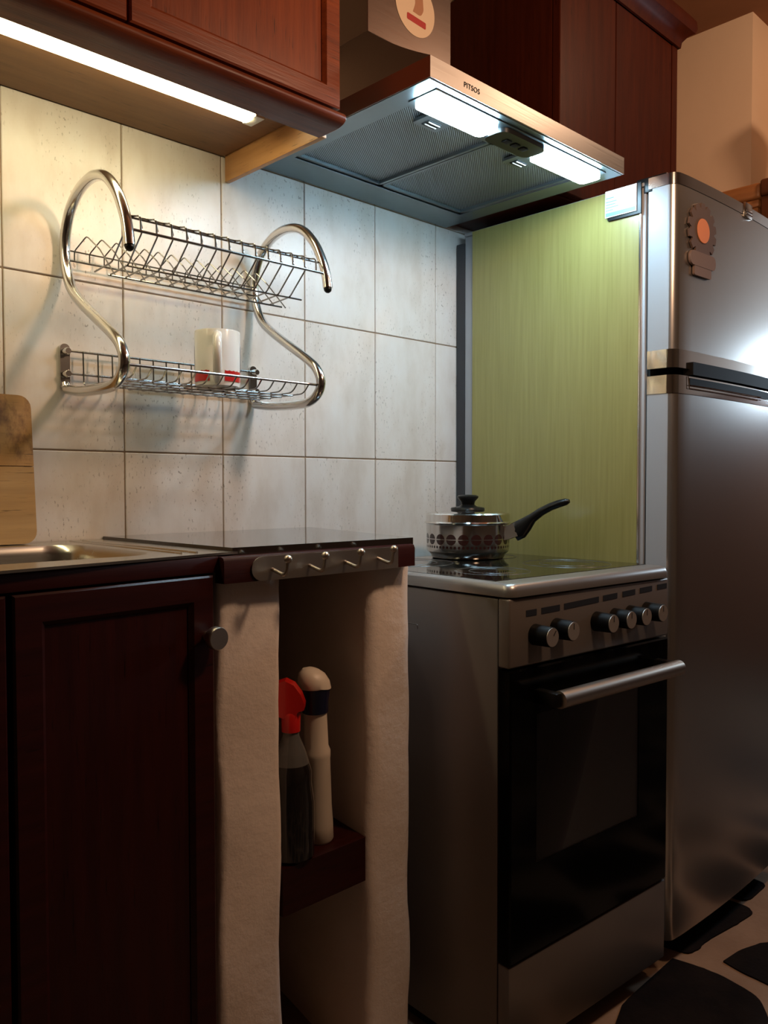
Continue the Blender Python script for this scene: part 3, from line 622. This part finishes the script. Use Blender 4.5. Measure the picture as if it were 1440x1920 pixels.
for d_ in (fz, lz):   # the painted edge of each door
    d_.data.materials.append(MATS['fridge_side'])
    for p in d_.data.polygons:
        if abs(p.normal.x) > .97: p.material_index = 1
# recessed grips: dark scooped bars set into the trims
def grip(z0, z1, parent, dep, name):
    bm = new(); n = 22; A = []
    xs = [FX0 + .055 + (FX1 - FX0 - .11) * k / n for k in range(n + 1)]
    top = [(x, dyf(x) - dep) for x in xs]; bot = [(x, dyf(x) + .012) for x in reversed(xs)]
    prism(bm, top + bot, 'z', z0, z1); bevel_all(bm, .002, 2, 60); return part(name, bm, 'grip_black', parent, label='dark recessed grip')
grip(1.2560, 1.2830, fz, .010, 'grip'); grip(1.2330, 1.2500, lz, .0030, 'grip')
bm = new(); xs = [FX0 + .05 + .36 * k / 16 for k in range(17)]
for off in (0, .007): tube(bm, [(FX0 + .047, dyf(FX0 + .047) - .003, 1.253)] + [(x, dyf(x) - .0045, 1.2345 - off) for x in xs], .0011, 6)
part('grip_edge', bm, 'polished_steel', lz)
bm = new(); box(bm, (1.430, -.613, 1.640), (1.470, -.602, 1.675), .003); bd_ = part('badge', bm, 'polished_steel', fz, label='small chrome maker badge at the top of the freezer door')
for z in (1.648, 1.655): part('badge_rib', tube(new(), [(1.433, -.6135, z), (1.467, -.6135, z)], .0014, 6), 'polished_steel', bd_)
bm = new(); box(bm, (1.128, -.575, 1.6560), (1.175, -.505, 1.6745), .004); box(bm, (1.124, -.545, 1.640), (1.134, -.525, 1.672), .002)
part('hinge_cover', bm, 'black_plastic', fg)
part('rear_gap_strip', box(new(), (FX0 + .0005, -.0300, .06), (FX1 - .0005, -.0045, 1.640)), 'strip_grey', fg)  # added dark strip filling the gap between fridge and wall
# card on the panel, magnet on the door
cd = thing('appliance_card', 'white printed card in a black holder at the top of the green panel', 'card', (1.1215, -.48, 1.606))
part('holder', box(new(), (1.1175, -.5225, 1.5995), (1.1218, -.4440, 1.664)), 'black_plastic', cd)
part('card', box(new(), (1.1150, -.5130, 1.6060), (1.1172, -.4390, 1.6630)), 'card_white', cd)
for z, y1 in ((1.6470, -.452), (1.6390, -.459), (1.6330, -.456), (1.6270, -.463), (1.6210, -.450)):
    part('print_line', box(new(), (1.1146, y1 - .008, z - .0012), (1.11495, -.4405, z + .0012)), 'card_blue', cd)
part('print_band', box(new(), (1.1146, -.5110, 1.6075), (1.11495, -.4400, 1.6160)), 'card_blue', cd)
gm = thing('fridge_magnet', 'brown gear-shaped magnet with orange centre on the freezer door', 'magnet', (1.222, -.62, 1.56))
gx, gz = 1.2235, 1.5640; yv = dyf(gx); slope = -(.010 * 4 * (1 - 2 * (gx - FX0) / (FX1 - FX0))) / (FX1 - FX0)
def onm(bm): bm.transform(Matrix.Translation((gx, yv - .0012, gz)) @ Matrix.Rotation(math.atan(slope), 4, 'Z')); return bm
bm = new(); P_ = []; nt_ = 14
for k in range(nt_):
    a = 2 * math.pi * k / nt_
    for da, r in ((-.36, .0485), (-.22, .0590), (.22, .0590), (.36, .0485)): P_.append((r * math.sin(a + da * 2 * math.pi / nt_ * 1.25), r * math.cos(a + da * 2 * math.pi / nt_ * 1.25)))
prism(bm, P_, 'y', -.0045, 0); part('gear', onm(bm), 'gear_brown', gm)
bm = new(); lathe(bm, [(0, .0050), (.0260, .0050), (.0255, .0062), (0, .0062)], (0, 0, 0), 36, '-y'); part('disc', onm(bm), 'gear_orange', gm, label='orange round centre')
bm = new(); prism(bm, rrect(.108, .030, .013, 5, .0, -.0620), 'y', -.0062, -.0003); part('ribbon', onm(bm), 'gear_plaque', gm)
bm = new(); prism(bm, rrect(.072, .034, .004, 3, .0, -.0800), 'y', -.0056, -.0003); part('plaque', onm(bm), 'gear_plaque', gm)

# ================================================================== range hood
hd_ = thing('range_hood', 'stainless pyramid range hood with two bright lamps above the stove', 'range hood', (.785, -.25, 1.677))
HX0, HX1, HY, HZ = .4855, 1.085, -.501, 1.677
bm = new()  # lip: open frame
def rg(x0, x1, y0, y1, z): return [bm.verts.new((x0, y0, z)), bm.verts.new((x1, y0, z)), bm.verts.new((x1, y1, z)), bm.verts.new((x0, y1, z))]
R = [rg(HX0, HX1, HY, -.002, HZ + .034), rg(HX0, HX1, HY, -.002, HZ), rg(HX0 + .0455, HX1 - .051, HY + .0925, -.092, HZ), rg(HX0 + .0455, HX1 - .051, HY + .0925, -.092, HZ + .030)]
for A, B in zip(R, R[1:]):
    for i in range(4): bm.faces.new((A[i], A[(i + 1) % 4], B[(i + 1) % 4], B[i]))
part('lip', bm, 'lip_steel', hd_)
part('underside_frame', prism(new(), [(HX0 + .002, HY + .004), (HX1 - .002, HY + .004), (HX1 - .002, HY + .0925), (HX0 + .002, HY + .0925)], 'z', HZ - .0012, HZ + .002), 'hood_under', hd_)
bm = new(); box(bm, (HX0 + .002, -.092, HZ - .0012), (HX1 - .002, -.004, HZ + .002)); box(bm, (HX0 + .002, HY + .0925, HZ - .0012), (HX0 + .0455, -.092, HZ + .002)); box(bm, (HX1 - .051, HY + .0925, HZ - .0012), (HX1 - .002, -.092, HZ + .002))
part('underside_frame', bm, 'hood_under', hd_)
bm = new(); CX0, CX1, CY, CZ = .658, .912, -.170, 1.942; n = 10; prev = None
for k in range(n + 1):
    u = k / n; zf_ = u + .10 * u * (u - 1) * 1.0
    x0 = HX0 + (CX0 - HX0) * u; x1 = HX1 + (CX1 - HX1) * u; y0 = HY + (CY - HY) * u; z = HZ + .034 + (CZ - HZ - .034) * zf_
    cur = [bm.verts.new((x0, y0, z)), bm.verts.new((x1, y0, z)), bm.verts.new((x1, -.002, z)), bm.verts.new((x0, -.002, z))]
    if prev:
        for i in range(4): bm.faces.new((prev[i], prev[(i + 1) % 4], cur[(i + 1) % 4], cur[i]))
    prev = cur
part('canopy', bm, 'dark_steel', hd_)
part('chimney', box(new(), (CX0, CY, CZ - .001), (CX1, -.002, 2.524), .0015, 1), 'dark_steel', hd_)
part('lamp_rail', box(new(), (HX0 + .034, HY + .018, HZ - .0035), (HX1 - .040, HY + .0825, HZ - .0010), .001), 'hood_under', hd_)
for x0, x1 in ((.524, .700), (.850, 1.042)):
    bm = new(); prism(bm, rrect(x1 - x0, .050, .012, 4, (x0 + x1) / 2, -.4500), 'z', HZ - .0130, HZ - .0037); bevel_all(bm, .003, 2, 60); part('lamp_lens', bm, 'hood_lens', hd_, label='glowing white lamp cover')
bm = new(); prism(bm, rrect(.136, .054, .018, 5, .775, -.4510), 'z', HZ - .0125, HZ - .0037); cpn = part('control_strip', bm, 'black_plastic', hd_, label='black switch strip between the lamps')
for x in (.750, .775, .800):
    part('switch', box(new(), (x - .008, -.458, HZ - .0145), (x + .008, -.444, HZ - .0125), .001), 'black_gap', cpn)
for x0, x1, kx in ((.5315, .7640, .618), (.7665, 1.0330, .878)):
    bm = new(); box(bm, (x0, -.4070, HZ + .008), (x1, -.0925, HZ + .012)); f_ = part('filter', bm, 'filter_mesh', hd_)
    bm = new()
    for a, b in (((x0, -.4070), (x1, -.3990)), ((x0, -.1000), (x1, -.0925)), ((x0, -.4070), (x0 + .007, -.0925)), ((x1 - .007, -.4070), (x1, -.0925))): box(bm, (*a, HZ + .002), (*b, HZ + .0085))
    part('filter_frame', bm, 'hood_under', f_)
    bm = new(); prism(bm, rrect(.062, .046, .006, 4, kx, -.3850), 'z', HZ + .0005, HZ + .006); bevel_all(bm, .001, 1, 50); cl_ = part('clip', bm, 'hood_under', f_)
    part('clip_slot', box(new(), (kx - .016, -.3920, HZ - .0008), (kx + .016, -.3720, HZ + .001)), 'black_gap', cl_)
    for yy in (-.3880, -.3780): part('clip_bar', tube(new(), [(kx - .015, yy, HZ - .0012), (kx + .015, yy, HZ - .0012)], .0016, 6), 'brushed_steel', cl_)
cu = bpy.data.curves.new('lettering', 'FONT'); cu.body = 'PITSOS'; cu.size = .0125; cu.extrude = .0002; cu.space_character = 1.1
to = bpy.data.objects.new('lettering_source', cu); COL.objects.link(to); bpy.context.view_layer.update()
me = bpy.data.meshes.new_from_object(to.evaluated_get(bpy.context.evaluated_depsgraph_get())); bpy.data.objects.remove(to); bpy.data.curves.remove(cu)
me.transform(Matrix.Translation((.5675, HY - .0003, 1.6880)) @ Matrix.Rotation(math.radians(90), 4, 'X')); me.materials.clear(); me.materials.append(MATS['letter_grey'])
lo_ = bpy.data.objects.new('lettering', me); COL.objects.link(lo_); lo_.parent = hd_; lo_.matrix_parent_inverse = WM[hd_].inverted()
sk_ = thing('round_sticker', 'round cream sticker with a red strip on the hood chimney', 'sticker', (.796, -.172, 1.98))
bm = new(); lathe(bm, [(0, .0003), (.0600, .0003), (.0600, .0009), (0, .0009)], (.797, CY, 2.042), 48, '-y'); part('disc', bm, 'sticker_cream', sk_)
bm = new(); prism(bm, rrect(.058, .014, .003, 3, 0, 0), 'y', -.0014, -.0009); bm.transform(Matrix.Translation((.800, CY, 2.0150)) @ Matrix.Rotation(math.radians(3), 4, 'Y')); part('red_strip', bm, 'sticker_red', sk_)
bm = new(); prism(bm, fillet([(-.014, -.012, 0), (.010, -.014, 0), (.019, .0, 0), (.016, .03, 0), (-.010, .034, 0), (-.006, .008, 0), (-.014, -.012, 0)], .006, 3)[:-1] and [(p.x, p.y) for p in fillet([(-.014, -.012, 0), (.010, -.014, 0), (.019, .0, 0), (.016, .03, 0), (-.010, .034, 0), (-.006, .008, 0), (-.014, -.012, 0)], .006, 3)[:-1]], 'y', -.0013, -.0009)
bm.transform(Matrix.Translation((.803, CY, 2.0430))); part('motif', bm, 'sticker_brown', sk_)

# ================================================================== right cabinet over the fridge
rc = thing('wall_cabinet', 'mahogany wall cabinet above the fridge, right of the hood', 'cabinet', (1.38, -.16, 1.69))
RX0, RX1 = 1.100, 1.655
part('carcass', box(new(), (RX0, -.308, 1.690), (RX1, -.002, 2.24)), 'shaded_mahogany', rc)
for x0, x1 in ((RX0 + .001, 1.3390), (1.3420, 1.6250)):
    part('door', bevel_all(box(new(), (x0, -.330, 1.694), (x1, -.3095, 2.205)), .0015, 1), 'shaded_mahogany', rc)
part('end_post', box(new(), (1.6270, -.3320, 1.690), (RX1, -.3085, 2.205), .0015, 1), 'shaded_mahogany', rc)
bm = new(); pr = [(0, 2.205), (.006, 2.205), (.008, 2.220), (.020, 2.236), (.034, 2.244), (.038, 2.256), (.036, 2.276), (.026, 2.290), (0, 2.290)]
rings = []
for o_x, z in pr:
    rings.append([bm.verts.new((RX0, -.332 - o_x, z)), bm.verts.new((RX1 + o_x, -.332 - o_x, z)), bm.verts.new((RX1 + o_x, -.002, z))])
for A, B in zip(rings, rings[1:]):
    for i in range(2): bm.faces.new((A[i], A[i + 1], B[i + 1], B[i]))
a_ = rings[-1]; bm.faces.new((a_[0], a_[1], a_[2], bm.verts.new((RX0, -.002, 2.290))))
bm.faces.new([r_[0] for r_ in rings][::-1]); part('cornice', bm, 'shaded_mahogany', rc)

# ================================================================== beyond the fridge
oc = thing('narrow_cupboard', 'light oak cupboard with moulded top beyond the fridge', 'cupboard', (2.09, -.22, 0))
part('carcass', box(new(), (2.012, -.408, 0), (2.195, -.006, 1.845), .002), 'oak', oc)
part('cornice', box(new(), (2.000, -.419, 1.868), (2.198, -.004, 1.915), .010, 3), 'oak', oc)
part('moulding', box(new(), (2.006, -.413, 1.8455), (2.197, -.005, 1.8675), .005, 2), 'oak', oc)
dc = thing('tall_cupboard', 'dark oak cupboard at the right edge, beside the light oak one', 'cupboard', (2.12, -.51, 0))
part('carcass', box(new(), (2.000, -.605, 0), (2.240, -.4215, 1.870), .003), 'dark_oak', dc)
part('cornice', box(new(), (1.990, -.615, 1.8705), (2.245, -.4205, 1.918), .008, 3), 'dark_oak', dc)
uo = part('urn', lathe(new(), [(0, 0), (.034, 0), (.036, .010), (.030, .020), (.036, .080), (.050, .180), (.062, .235), (.064, .255), (.058, .270), (.040, .279), (.020, .283), (0, .284)], (2.105, -.515, 1.9185), 40), 'urn_dark')  # unseen; guessed at to cast the shadow on the right wall
tag(uo, 'unseen dark urn, guessed from its shadow, standing on the dark oak cupboard at the right edge', 'urn')
